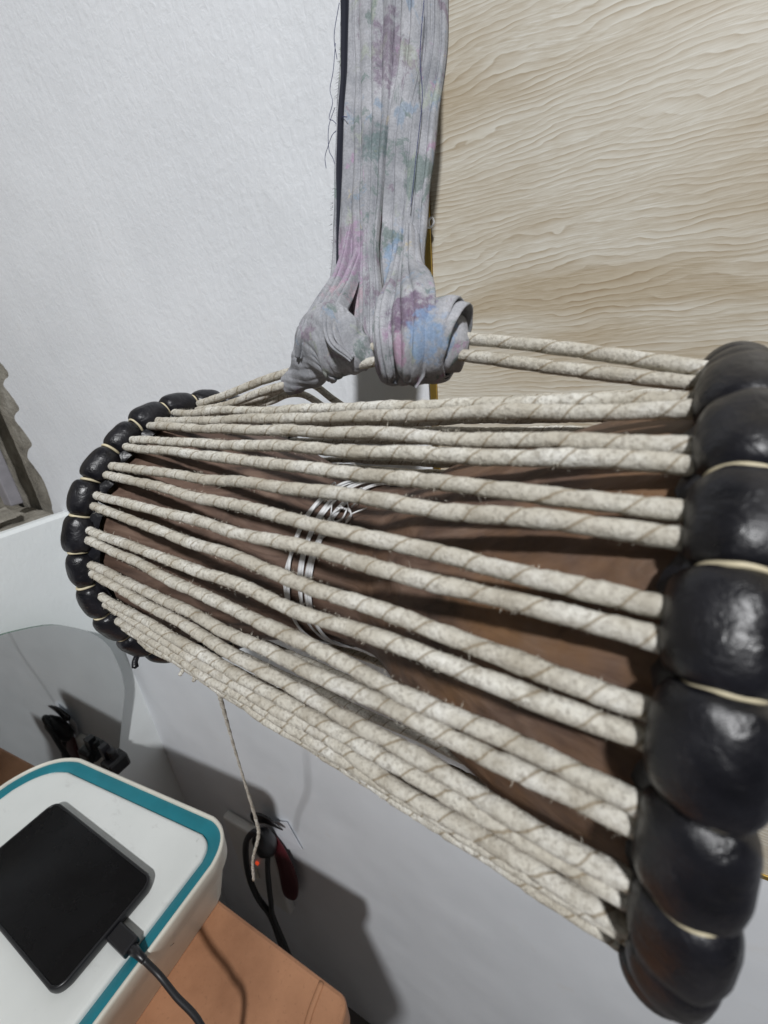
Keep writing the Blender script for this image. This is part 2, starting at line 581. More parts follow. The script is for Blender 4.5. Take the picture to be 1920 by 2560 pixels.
def ringwall(loops, close_top=False, close_bottom=False):
    """loops: list of (outline, z) with the same count -> skin between successive loops"""
    V, F = [], []
    n = len(loops[0][0])
    for ol, z in loops:
        V += [(p[0], p[1], z) for p in ol]
    for l in range(len(loops) - 1):
        for j in range(n):
            k = (j + 1) % n
            F.append((l * n + j, l * n + k, (l + 1) * n + k, (l + 1) * n + j))
    if close_top: F.append(tuple((len(loops) - 1) * n + j for j in range(n)))
    if close_bottom: F.append(tuple(reversed(range(n))))
    return V, F

# ------------------------------------------------------------------ the room
D = 0.24            # wall behind the drum
XE = -0.600         # end wall
FL = -1.10          # floor

def grid_wall(x0, x1, z0, z1, y):
    return [(x0, y, z0), (x1, y, z0), (x1, y, z1), (x0, y, z1)], [(0, 1, 2, 3)]

def structure(name, data, mat):
    return tag(obj(name, data, mat, None, smooth=False), kind='structure')

# back wall, with the ragged paint line beside the window opening
SILL = -0.158
edge = [(-0.640, SILL), (-0.634, -0.146), (-0.631, -0.118), (-0.640, -0.100), (-0.6475, -0.088), (-0.638, -0.078), (-0.6215, -0.069), (-0.630, -0.052), (-0.6390, -0.040),
        (-0.632, -0.033), (-0.6165, -0.026), (-0.624, -0.010), (-0.6315, 0.0), (-0.624, 0.006), (-0.608, 0.012), (-0.617, 0.026), (-0.626, 0.036), (-0.618, 0.046), (-0.606, 0.056), (-0.618, 0.075), (-0.612, 0.10), (-0.62, 0.2), (-0.615, 0.4), (-0.62, 1.3)]
fine_edge = catmull([(x, 0, z) for x, z in edge], 120)
V = [(p.x + 0.0012 * mnoise.noise(Vector((p.z * 300, 1, 2))), D, p.z) for p in fine_edge]
n_e = len(V)
V += [(1.3, D, p.z) for p in fine_edge]
F = [(i, n_e + i, n_e + i + 1, i + 1) for i in range(n_e - 1)]
k = len(V)
V += [(-0.640, D, FL), (1.3, D, FL)]
F.append((k, k + 1, n_e, 0))
structure('wall_back', (V, F), 'wall')
# end wall below the window opening: its face and the painted lip of its top
lip = []
for i in range(60):
    y = -0.9 + (D + 0.9) * i / 59
    lip.append((y, SILL + 0.0022 * mnoise.noise(Vector((y * 60, 5, 1)))))
V = [(XE, y, FL) for y, z in lip] + [(XE, y, z - 0.004) for y, z in lip] + [(XE - 0.004, y, z) for y, z in lip] + \
    [(XE - 0.012 - 0.003 * mnoise.noise(Vector((y * 80, 2, 7))), y, z + 0.0005) for y, z in lip]
F = []
for l in range(3):
    for i in range(59):
        F.append((l * 60 + i, l * 60 + i + 1, (l + 1) * 60 + i + 1, (l + 1) * 60 + i))
structure('wall_end', (V, F), 'wall_end')
structure('floor', ([(-0.8, -1.6, FL), (1.3, -1.6, FL), (1.3, D + 0.01, FL), (-0.8, D + 0.01, FL)], [(0, 1, 2, 3)]), 'floor')

# unplastered window opening in the end wall
wo = thing('window_opening', 'rough grey cement window opening with a metal bar in the end wall', 'window', (XE - 0.03, 0.1, SILL))
def rough_patch(fn, nu, nv, amp, sc):
    V, F = [], []
    for i in range(nu):
        for j in range(nv):
            p, nr = fn(i / (nu - 1), j / (nv - 1))
            p = Vector(p)
            V.append(p + Vector(nr) * amp * mnoise.fractal(p * sc, 0.9, 2.0, 4))
    for i in range(nu - 1):
        for j in range(nv - 1):
            F.append((i * nv + j, (i + 1) * nv + j, (i + 1) * nv + j + 1, i * nv + j + 1))
    return V, F
obj('jamb', rough_patch(lambda u, v: ((-0.80 + 0.22 * u, D + 0.0035, SILL - 0.02 + 0.9 * v), (0, -1, 0)), 50, 90, 0.0018, 60), 'cement', wo)
obj('sill', rough_patch(lambda u, v: ((-0.80 + 0.193 * u, -0.5 + 0.735 * v, SILL - 0.004 + 0.006 * (1 - u)), (0, 0, 1)), 60, 110, 0.004, 45), 'cement', wo)
obj('inner_lip', rough_patch(lambda u, v: ((-0.635 - 0.02 * u, -0.5 + 0.70 * v, SILL + 0.004 + 0.012 * min(1, u * 3)), (0, 0, 1)), 14, 90, 0.003, 60), 'cement', wo)
obj('back_panel', rough_patch(lambda u, v: ((-0.72, -0.5 + 0.735 * u, SILL - 0.02 + 0.9 * v), (1, 0, 0)), 50, 60, 0.003, 30), 'cement', wo)
obj('bar', bevel_box(-0.672, -0.652, 0.205, 0.219, SILL + 0.016, 0.75, 0.0015), 'grey_metal', wo, smooth=False)

# ------------------------------------------------------------------ oak panel with brass edging on the back wall
pn = thing('wardrobe_panel', 'pale washed oak panel with thin brass edging on the white wall', 'panel', (0.4, D - 0.002, -0.331))
PX, PZ, PY = -0.0895, -0.331, D - 0.005
obj('board', box(PX + 0.0016, 1.2, PY, D - 0.0006, PZ + 0.0016, 1.3), 'oak', pn, smooth=False)
obj('edge_trim', bevel_box(PX - 0.0028, PX + 0.0014, PY - 0.0012, D - 0.0006, PZ + 0.0016, 1.3, 0.0004), 'brass', pn, smooth=False, label='brass trim strip along the upright edge')
obj('edge_trim', bevel_box(PX - 0.0028, 1.2, PY - 0.0012, D - 0.0006, PZ - 0.0020, PZ + 0.0014, 0.0004), 'brass', pn, smooth=False, label='brass trim strip along the lower edge')
hk = catmull([(-0.0885, D - 0.006, 0.0555), (-0.0870, D - 0.010, 0.0580), (-0.0850, D - 0.011, 0.0585), (-0.0842, D - 0.011, 0.0562), (-0.0858, D - 0.011, 0.0548), (-0.0888, D - 0.010, 0.0552)], 24)
o = obj('wire_loop', tube(hk, lambda t: 0.0005, 6), 'plastic_string')
tag(o, 'tiny white wire loop on the brass edge beside the hanging cloth', 'wire')

# ------------------------------------------------------------------ the drum
CL = Vector((-0.19399056, 0.15004562, -0.09060222))
CR = Vector((0.02782472, 0.11760106, -0.08263303))
AX = (CR - CL).normalized()
LK = (CR - CL).length
UP = (Vector((0, 0, 1)) - AX * AX.z).normalized()
BK = UP.cross(AX)            # away from the viewer
def DP(t, r, deg):
    a = R(deg)
    return CL + AX * t + (UP * math.cos(a) + BK * math.sin(a)) * r
MID = (CL + CR) / 2
DRUM_LOC = Vector((MID.x, MID.y, MID.z - 0.08))
drum = thing('talking_drum', 'hourglass talking drum with dark wooden body, rawhide tension ropes and black beaded rims', 'drum', DRUM_LOC)

PROF = [(0.004, 0.0655), (0.02, 0.0620), (0.045, 0.0535), (0.07, 0.0450), (0.09, 0.0388), (0.105, 0.0350), (0.12, 0.0340), (0.134, 0.0352),
        (0.143, 0.0400), (0.155, 0.0468), (0.17, 0.0520), (0.19, 0.0580), (0.205, 0.0620), (0.2205, 0.0655)]
def prof(t):
    for (a, va), (b, vb) in zip(PROF, PROF[1:]):
        if t <= b:
            return va + (vb - va) * (t - a) / (b - a)
    return PROF[-1][1]
def body_mesh():
    V, F = [], []
    n, m = 96, 72
    for i in range(n):
        t = 0.004 + (LK - 0.0085) * i / (n - 1)
        r0 = (prof(t - 0.003) + prof(t) + prof(t + 0.003)) / 3
        for j in range(m):
            a = 360 * j / m
            p = DP(t, r0, a)
            d = 0.0011 * mnoise.fractal(Vector((t * 30, math.cos(R(a)) * 2, math.sin(R(a)) * 2)), 1, 2, 3)
            # adze facets left by the carver
            d += 0.0005 * math.sin(a / 360 * 2 * math.pi * 17 + t * 40) * (1 if t < 0.13 else 0.4)
            V.append(DP(t, r0 + d, a))
    for i in range(n - 1):
        for j in range(m):
            k = (j + 1) % m
            F.append((i * m + j, (i + 1) * m + j, (i + 1) * m + k, i * m + k))
    return V, F
obj('body', body_mesh(), 'wood', drum, label='carved dark brown hourglass wooden body')

NB = 28
STEP = 360 / NB
RC, RB = 0.0728, 0.0066
def head_mesh(t, sgn):
    V, F = [], []
    rings = [(0.0, 0.0008), (0.025, 0.0006), (0.05, 0.0), (0.066, -0.0006), (RC, -0.003)]
    m = 56
    for r, dz in rings[1:]:
        for j in range(m):
            V.append(DP(t + sgn * (0.0035 + dz), r, 360 * j / m))
    V.append(DP(t + sgn * 0.004, 0, 0))
    c = len(V) - 1
    for j in range(m):
        k = (j + 1) % m
        F.append((c, j, k))
        for l in range(len(rings) - 2):
            F.append((l * m + j, (l + 1) * m + j, (l + 1) * m + k, l * m + k))
    return V, F
obj('drum_head', head_mesh(0, -1), 'skin', drum)
obj('drum_head', head_mesh(LK, 1), 'skin', drum)

def skirt_mesh(t0, sgn, seed):
    V, F = [], []
    m = 168
    prof_s = [(0.0, 0.0715), (0.004, 0.0712), (0.008, 0.0695), (0.0, 0.0670)]
    for l in range(3):
        for j in range(m):
            a = 360 * j / m
            sc = 0.5 + 0.5 * math.cos(R(a * NB + seed))
            reach = (0.0, 0.0035, 0.0035 + 0.0030 * sc + 0.002 * mnoise.noise(Vector((a * 0.15, seed, 1))))[l]
            V.append(DP(t0 + sgn * reach, (0.0715, 0.0708, 0.0675)[l], a))
    for l in range(2):
        for j in range(m):
            k = (j + 1) % m
            F.append((l * m + j, l * m + k, (l + 1) * m + k, (l + 1) * m + j))
    return V, F

def bead_mesh(seed):
    """one stuffed leather bead, long axis along local X, centred on the origin"""
    rnd = random.Random(seed)
    L = 2 * math.pi * RC / NB
    V, F = [], []
    n, m = 23, 36
    bend = 1 / RC
    for i in range(n):
        s = -1 + 2 * i / (n - 1)
        x = s * L * 0.5 * 0.985
        pr = (1 - abs(s) ** 3.4) ** 0.5 if abs(s) < 1 else 0
        r = RB * (0.47 + 0.53 * pr)
        for j in range(m):
            a = 2 * math.pi * j / m
            d = 1 + 0.035 * mnoise.noise(Vector((s * 1.7 + seed * 3.1, math.cos(a) * 1.3, math.sin(a) * 1.3)))
            # pinch wrinkles near the ties
            d += 0.05 * abs(s) ** 3 * math.sin(a * 6 + seed * 2.1 + 1.5 * mnoise.noise(Vector((s * 2, a, seed))))
            y = math.cos(a) * r * d            # radial
            z = math.sin(a) * r * d * 1.06     # along the drum axis
            V.append((x * (1 + y * bend), y - x * x * bend * 0.5, z))
    for i in range(n - 1):
        for j in range(m):
            k = (j + 1) % m
            F.append((i * m + j, i * m + k, (i + 1) * m + k, (i + 1) * m + j))
    F.append(tuple(reversed(range(m))))
    F.append(tuple((n - 1) * m + j for j in range(m)))
    F = [tuple(reversed(f)) for f in F]
    me = bpy.data.meshes.new('bead')
    me.from_pydata(V, [], F)
    me.polygons.foreach_set('use_smooth', [True] * len(me.polygons))
    me.materials.append(MAT['leather'])
    me.update()
    return me
bead_data = [bead_mesh(i) for i in range(7)]

def binding_mesh():
    V, F = [], []
    n, m = 40, 6
    for i in range(n):
        a = 2 * math.pi * i / n
        for j in range(m):
            b = 2 * math.pi * j / m
            rr = RB * 0.63 + math.cos(b) * 0.00055
            V.append((math.sin(b) * 0.00062, math.cos(a) * rr, math.sin(a) * rr * 1.06))
    for i in range(n):
        for j in range(m):
            k, l = (i + 1) % n, (j + 1) % m
            F.append((i * m + j, k * m + j, k * m + l, i * m + l))
    me = bpy.data.meshes.new('binding')
    me.from_pydata(V, [], F)
    me.polygons.foreach_set('use_smooth', [True] * len(me.polygons))
    me.materials.append(MAT['tie'])
    me.update()
    return me
binding_data = binding_mesh()

def frame_at(t, deg, r):
    p = DP(t, r, deg)
    rad = (UP * math.cos(R(deg)) + BK * math.sin(R(deg)))
    tan = AX.cross(rad).normalized()
    M = Matrix((( tan.x, rad.x, AX.x), (tan.y, rad.y, AX.y), (tan.z, rad.z, AX.z))).to_4x4()
    M.translation = p - DRUM_LOC
    return M

def hoop(t, phase, sgn, label, rc):
    core = tube([DP(t, rc, a) for a in range(0, 361, 6)], lambda q: RB * 0.55, 10, up=AX, cap=False)
    h = obj('rim', core, 'leather', drum, label=label)
    obj('leather_skirt', skirt_mesh(t + sgn * 0.002, sgn, phase * 9), 'leather', h)
    rnd = random.Random(int(phase * 100) + 3)
    for k in range(NB):
        a = phase + STEP * (k + 0.5)
        b = bpy.data.objects.new('bead', bead_data[(k * 3 + int(phase)) % 7])
        COL.objects.link(b)
        b.parent = h
        M = frame_at(t + rnd.uniform(-0.0005, 0.0005), a, rc + rnd.uniform(-0.0006, 0.0005))
        M = M @ Matrix.Rotation(R(rnd.uniform(-6, 6)), 4, 'Z') @ Matrix.Rotation(R(rnd.choice((0, 180))), 4, 'X' if False else 'Y') @ Matrix.Scale(rnd.uniform(0.95, 1.05), 4)
        b.matrix_basis = M
        c = bpy.data.objects.new('binding', binding_data)
        COL.objects.link(c)
        c.parent = h
        c.matrix_basis = frame_at(t, phase + STEP * k, rc) @ Matrix.Rotation(R(rnd.uniform(-7, 7)), 4, 'Y') @ Matrix.Rotation(R(rnd.uniform(-6, 6)), 4, 'Z')
    return h
hoop(0.0, 310.0 - STEP * 22, 1, 'rim of black leather beads at the end beside the rough window opening', RC)
hoop(LK, 300.2 - STEP * 21, -1, 'rim of black leather beads at the end before the oak panel', 0.0710)

# --- tension ropes: straight rawhide-wrapped cords zigzagging between the rims
RR = 0.00192
ROPE_L = LK - 0.010
PITCH = 0.0088
def rope_mesh(seed):
    n, ns = 150, 12
    turns = round(ROPE_L / PITCH)
    rnd = random.Random(seed)
    path = []
    for i in range(n):
        s = i / (n - 1)
        path.append(Vector((0.0011 * mnoise.noise(Vector((s * 7, seed, 0))), 0.0011 * mnoise.noise(Vector((s * 7, seed, 9))), s * ROPE_L)))
    warp = lambda t: 0.9 * mnoise.noise(Vector((t * 7, seed * 5.1, 2)))
    fat = lambda t: RR * (1 + 0.13 * mnoise.noise(Vector((t * 24, seed * 2.3, 4))))
    def disp(t, u):
        ph = (t * turns + warp(t) + u) % 1.0
        d = min(ph, 1 - ph)
        f = 1 - 0.15 * math.exp(-(d / 0.055) ** 2) + 0.06 * (0.5 - ph)
        f += 0.09 * mnoise.noise(Vector((t * 130, math.cos(u * 6.283) * 2.5 + seed, math.sin(u * 6.283) * 2.5)))
        return f
    V, F, U = tube(path, fat, ns, up=(1, 0, 0), turns=turns, disp=disp, warp=warp)
    me = bpy.data.meshes.new('tension_rope')
    me.from_pydata([tuple(v) for v in V], [], F)
    ul = me.uv_layers.new(name='UVMap')
    flat = []
    for f in U:
        for uv in f: flat.extend(uv)
    ul.data.foreach_set('uv', flat)
    me.polygons.foreach_set('use_smooth', [True] * len(me.polygons))
    me.materials.append(MAT['rope'])
    me.update()
    return me
rope_data = [rope_mesh(i) for i in range(9)]

left_pairs = [352.3, 340.0, 327.8, 315.6, 303.4, 291.1, 278.3, 265.5, 253.0]
right_pairs = [357.5, 345.3, 331.0, 319.3, 306.0, 293.2, 281.2, 268.0, 255.5]
while len(left_pairs) < NB:
    k = len(left_pairs)
    rem = NB - k + 1
    left_pairs.append(left_pairs[-1] - (left_pairs[-1] - (352.3 - 360)) / rem)
    right_pairs.append(right_pairs[-1] - (right_pairs[-1] - (357.5 - 360)) / rem)
rope_ends = []
rnd = random.Random(11)
for k in range(NB):
    hl = lambda: 1.75 + rnd.uniform(-0.25, 0.35)
    rope_ends.append((left_pairs[k] + hl(), right_pairs[k] - hl() - 0.1, k, 0))
    nxt = right_pairs[(k + 1) % NB] if k + 1 < NB else right_pairs[0] - 360
    rope_ends.append((left_pairs[k] - hl(), nxt + hl() + 0.1, k, 1))
segments = []
for q, (al, ar, k, h) in enumerate(rope_ends):
    if k == 0 and h == 0:
        continue                      # these two are the ones pulled up by the cloth
    if k >= NB - 2:
        continue
    a = DP(0.0045, 0.0712, al)
    b = DP(LK - 0.0045, 0.0698, ar)
    o = bpy.data.objects.new('tension_rope', rope_data[q % 9])
    COL.objects.link(o)
    o.parent = drum
    d = b - a
    zq = d.normalized().to_track_quat('Z', 'Y').to_matrix().to_4x4()
    M = Matrix.Translation(a - DRUM_LOC) @ zq @ Matrix.Rotation(rnd.uniform(0, 6.28), 4, 'Z') @ Matrix.Diagonal((1, 1, d.length / ROPE_L, 1))
    o.matrix_basis = M
    segments.append((a, b))

# the pair of ropes lifted by the cloth strap
def lifted(dy, dz, seed):
    pts = [(-0.190, 0.150, -0.0195), (-0.166, 0.149, -0.0160), (-0.1417, 0.148, -0.0108), (-0.120, 0.148, -0.0072), (-0.100, 0.147, -0.0036),
           (-0.0855, 0.146, -0.0020), (-0.055, 0.1425, 0.0000), (-0.042, 0.139, -0.0015), (-0.010, 0.130, -0.0070), (0.022, 0.1195, -0.0128)]
    P = []
    for i, p in enumerate(pts):
        w = 0.6 if i in (0, len(pts) - 1) else 1.0
        P.append((p[0], p[1] + dy * w, p[2] + dz * w))
    path = catmull(P, 240)
    turns = 25
    def disp(t, u):
        ph = (t * turns + u) % 1.0
        d = min(ph, 1 - ph)
        return 1 - 0.15 * math.exp(-(d / 0.055) ** 2) + 0.06 * (0.5 - ph) + 0.05 * mnoise.noise(Vector((t * 150, math.cos(u * 6.283) * 2.5 + seed, math.sin(u * 6.283) * 2.5)))
    obj('tension_rope', tube(path, lambda t: RR * (1 + 0.07 * mnoise.noise(Vector((t * 22, seed, 4)))), 12, turns=turns, disp=disp), 'rope', drum)
    for i in range(0, 239, 6):
        segments.append((path[i], path[min(i + 6, 239)]))
lifted(-0.0016, -0.0026, 31)
lifted(0.0016, 0.0024, 37)
# slack rope ends tucked behind the lifted pair
for pts in ([(-0.176, 0.153, -0.0200), (-0.150, 0.155, -0.0165), (-0.130, 0.158, -0.0112), (-0.121, 0.160, -0.0122), (-0.111, 0.160, -0.0190), (-0.100, 0.158, -0.025)],
            [(-0.170, 0.156, -0.0215), (-0.148, 0.158, -0.0190), (-0.137, 0.160, -0.0160), (-0.128, 0.162, -0.0170), (-0.116, 0.162, -0.024)]):
    path = catmull(pts, 90)
    obj('slack_rope', tube(path, lambda t: RR * 0.9, 10, turns=7), 'rope', drum)

# hairs standing off the rawhide
def fuzz_mesh():
    V, F = [], []
    rnd = random.Random(5)
    tot = sum((b - a).length for a, b in segments)
    for a, b in segments:
        d = (b - a)
        L = d.length
        t = d.normalized()
        n1 = t.orthogonal().normalized()
        n2 = t.cross(n1)
        # hairs come in tufts
        cnt = int(1300 * L / 0.22)
        for i in range(cnt):
            s = rnd.random()
            if mnoise.noise(Vector((a.x * 200 + s * L * 60, a.z * 300, 3))) < -0.05 and rnd.random() < 0.75:
                continue
            an = rnd.uniform(0, 6.283)
            nr = n1 * math.cos(an) + n2 * math.sin(an)
            tg = n1 * -math.sin(an) + n2 * math.cos(an)
            p = a + d * s + nr * RR * 0.93
            ln = rnd.uniform(0.0003, 0.0009) if rnd.random() < 0.975 else rnd.uniform(0.0010, 0.0022)
            dr = (nr * rnd.uniform(0.2, 1) + t * rnd.uniform(-0.9, 0.9) + tg * rnd.uniform(-0.9, 0.9)).normalized()
            w = t.cross(dr).normalized() * 0.00006 if rnd.random() < 0.5 else nr.cross(dr).normalized() * 0.00006
            bend = (t * rnd.uniform(-1, 1) + tg * rnd.uniform(-1, 1)) * ln * 0.35
            m_ = p + dr * ln * 0.55 + bend * 0.4
            e = p + dr * ln + bend
            k = len(V)
            V += [p - w, p + w, m_ + w * 0.7, m_ - w * 0.7, e]
            F += [(k, k + 1, k + 2, k + 3), (k + 3, k + 2, k + 4)]
    return V, F
obj('rope_fuzz', fuzz_mesh(), 'fuzz', drum, smooth=False, kind='stuff')

# plastic string tied around the waist
rnd = random.Random(23)
for g, (tc_, tl, ph) in enumerate(((0.1005, 0.0030, 0.6), (0.1060, 0.0022, 0.9), (0.1115, 0.0042, 0.4))):
    for i in range(3 if g != 1 else 2):
        t0 = tc_ + 0.0011 * i + rnd.uniform(-0.0006, 0.0006)
        tilt = tl + rnd.uniform(-0.0012, 0.0012)
        ph_ = ph + rnd.uniform(-0.25, 0.25)
        path = []
        for j in range(91):
            a = 4 * j
            tt = t0 + tilt * math.sin(R(a) + ph_) + 0.0010 * mnoise.noise(Vector((math.cos(R(a)) * 2, math.sin(R(a)) * 2, i + 5 * g)))
            path.append(DP(tt, prof(tt) + 0.0009 + 0.0004 * i, a))
        w = rnd.uniform(0.0008, 0.0015)
        obj('waist_string', tube(path, lambda t: w * (1 + 0.5 * mnoise.noise(Vector((t * 14, i, g)))), 8, up=AX, cap=False, flat=0.35), 'plastic_string', drum)
for i in range(6):
    a0 = rnd.uniform(318, 352)
    t0 = 0.110 + rnd.uniform(-0.006, 0.008)
    pts = []
    t, a, r = t0, a0, prof(t0) + 0.003
    for j in range(7):
        pts.append(DP(t, r, a))
        t += rnd.uniform(-0.0045, 0.0055); a += rnd.uniform(-9, 8); r = prof(t) + rnd.uniform(0.001, 0.0045)
    path = catmull(pts, 40)
    obj('string_end', tube(path, lambda t: 0.00042, 5, flat=0.6), 'plastic_string', drum)

# leather cord hanging from the lowest ropes
cp = catmull([(-0.1590, 0.0945, -0.1360), (-0.1548, 0.0930, -0.1452), (-0.1570, 0.094, -0.1588), (-0.1682, 0.100, -0.1965), (-0.1807, 0.107, -0.2462),
              (-0.1933, 0.114, -0.3049), (-0.2018, 0.117, -0.3341), (-0.2276, 0.121, -0.3915), (-0.2448, 0.125, -0.4425)], 130)
def cord_r(t):
    return interp([(0, 0.0022), (0.06, 0.0021), (0.16, 0.0011), (0.45, 0.0007), (0.62, 0.0011), (0.75, 0.0013), (0.9, 0.0011), (1, 0.0012)], t)
obj('hanging_cord', tube(cp, cord_r, 8, turns=26, disp=lambda t, u: 1 + 0.16 * math.cos(2 * math.pi * (2 * u - t * 30))), 'rope', drum)
lp = [DP(0.044 + 0.0022 * math.sin(i * 0.35), 0.0715 + 0.0036 * math.cos(i * 0.35), 226 + 0.35 * i) for i in range(0, 36)]
obj('cord_loop', tube(lp, lambda t: 0.0009, 7, turns=4), 'rope', drum)
# little leather stub under the far rim
obj('leather_stub', tube(catmull([DP(0.0, RC + 0.004, 236), DP(0.0, RC + 0.009, 235), DP(0.001, RC + 0.0115, 234)], 10), lambda t: 0.0013 * (1 + 0.3 * t), 8), 'leather', drum)

# ------------------------------------------------------------------ cloth strap
strap = thing('cloth_strap', 'faded floral cloth strap knotted around the lifted ropes and holding the drum', 'strap', (-0.085, 0.145, 0.0))
STRIPS = [
 ('fold', 'cloth', 0.0040, [(-0.1138, 0.207, 0.136, 0.0030), (-0.1125, 0.192, 0.0919, 0.0042), (-0.1096, 0.174, 0.0452, 0.0060), (-0.1082, 0.165, 0.0232, 0.0080), (-0.1070, 0.158, 0.006, 0.008)]),
 ('shadow_fold', 'navy', 0.0016, [(-0.1112, 0.207, 0.1351, 0.0056), (-0.1100, 0.192, 0.0912, 0.0046), (-0.1072, 0.174, 0.0448, 0.0032), (-0.105, 0.165, 0.0228, 0.0034)]),  # strip coloured as the shaded gap between two folds
 ('fold', 'cloth', 0.0010, [(-0.1072, 0.207, 0.1338, 0.0066), (-0.1043, 0.192, 0.0897, 0.011), (-0.1007, 0.174, 0.0436, 0.0146), (-0.0978, 0.165, 0.0218, 0.0135), (-0.0955, 0.158, 0.0048, 0.0125), (-0.0945, 0.156, -0.003, 0.012)]),
 ('fold', 'cloth', 0.0000, [(-0.0978, 0.207, 0.1306, 0.0160), (-0.0947, 0.192, 0.0872, 0.0125), (-0.0919, 0.174, 0.0421, 0.0065), (-0.0889, 0.165, 0.0207, 0.0074), (-0.0865, 0.158, 0.004, 0.0072), (-0.0860, 0.156, -0.003, 0.007)]),
 ('fold', 'cloth', 0.0020, [(-0.0884, 0.207, 0.1273, 0.0090), (-0.0878, 0.192, 0.0853, 0.0070), (-0.0880, 0.178, 0.0414, 0.0050), (-0.0860, 0.172, 0.0202, 0.0026), (-0.0850, 0.168, 0.0037, 0.0016)]),
 ('fold', 'cloth', -0.0006, [(-0.0812, 0.207, 0.1249, 0.0108), (-0.0834, 0.192, 0.0842, 0.0092), (-0.0818, 0.174, 0.0403, 0.0088), (-0.0785, 0.165, 0.0195, 0.0074), (-0.0755, 0.158, 0.0032, 0.0066)]),
 ('fold', 'cloth', 0.0012, [(-0.0746, 0.207, 0.1226, 0.0072), (-0.0774, 0.192, 0.0826, 0.0080), (-0.0761, 0.174, 0.0393, 0.0084), (-0.0745, 0.164, 0.0188, 0.0078), (-0.0720, 0.156, 0.0048, 0.0070)]),
 ('fold', 'cloth', 0.0000, [(-0.0712, 0.207, 0.121, 0.0062), (-0.0728, 0.192, 0.0809, 0.0086), (-0.0722, 0.174, 0.0383, 0.0070), (-0.0692, 0.163, 0.0205, 0.0080), (-0.0660, 0.152, 0.0100, 0.0085)]),
]
def strip_mesh(idx, dy, pts):
    # carry the strip up to the peg it hangs from
    top = pts[0]
    pts = [(top[0] + (-0.090 - top[0]) * 0.55, 0.233, 0.40, top[3] * 0.6), (top[0] + (-0.090 - top[0]) * 0.2, 0.222, 0.24, top[3] * 0.9)] + pts
    C = catmull([(p[0], p[1] + dy, p[2]) for p in pts], 140)
    Wd = [v.x for v in catmull([(p[3], 0, 0) for p in pts], 140)]
    V, F = [], []
    nu = 41
    wavg = sum(Wd[40:110]) / 70
    k = max(1.0, wavg / 0.0036)              # knife pleats across this gather
    for i, (c, w) in enumerate(zip(C, Wd)):
        w = max(w * 0.97, 0.0008)
        for j in range(nu):
            s = -1 + 2 * j / (nu - 1)
            q = 0.5 * (s + 1) * k + idx * 0.37 + 0.45 * mnoise.noise(Vector((c.z * 9, idx * 3.3, s * 0.8)))
            pleat = 0.0016 * (abs(math.sin(math.pi * q)) ** 0.6 - 0.5) * min(1.0, w / 0.005)
            edge_ = -0.0030 * max(0, abs(s) - 0.86) / 0.14
            rip = 0.0008 * mnoise.noise(Vector((s * 1.6 + idx * 4, c.z * 22, idx)))
            ex = 0.0006 * mnoise.noise(Vector((c.z * 60, s, idx * 3))) + (0.0006 * mnoise.noise(Vector((c.z * 900, 1, idx))) if idx == 0 and j == 0 else 0)
            V.append((c.x + s * w * 0.5 + ex, c.y - pleat - edge_ - rip + 0.0012 * s, c.z))
    for i in range(len(C) - 1):
        for j in range(nu - 1):
            F.append((i * nu + j, i * nu + j + 1, (i + 1) * nu + j + 1, (i + 1) * nu + j))
    return V, F
for i, (nm, mt, dy, pts) in enumerate(STRIPS):
    o = obj(nm, strip_mesh(i, dy, pts), mt, strap)
    md = o.modifiers.new('thickness', 'SOLIDIFY')
    md.thickness = 0.0005
    md.offset = 1
# left knot: cloth twisted round the ropes
KP = catmull([(-0.1262, 0.1480, -0.0112), (-0.1190, 0.1470, -0.0085), (-0.1125, 0.1465, -0.0045), (-0.1060, 0.1460, 0.0008), (-0.0995, 0.1455, 0.0038), (-0.0935, 0.1455, 0.0026), (-0.0875, 0.1455, -0.0004), (-0.0818, 0.146, -0.0034)], 130)
KR = [(0, 0.0044), (0.14, 0.0056), (0.34, 0.0096), (0.50, 0.0136), (0.62, 0.0146), (0.76, 0.0116), (0.90, 0.0078), (1.0, 0.0042)]
def knot_disp(t, u):
    f = 1.0
    for amp, tw, cnt, ph in ((0.060, 1.00, 5, 0.15), (0.055, 1.05, 9, 0.55), (0.016, 1.1, 19, 0.3)):
        x = u * cnt - t * tw * cnt + ph + 0.35 * mnoise.noise(Vector((t * 2.5, u * 2, cnt)))
        f += amp * (abs(math.sin(math.pi * x)) ** 0.6 - 0.7)
    f += 0.03 * mnoise.noise(Vector((t * 4, math.cos(u * 6.28) * 1.5, math.sin(u * 6.28) * 1.5)))
    return f
kl = obj('knot', tube(KP, lambda t: interp(KR, t), 160, up=(0, 0, 1), disp=knot_disp, flat=0.66), 'cloth', strap, label='tapered grey cloth knot twisted round the ropes')
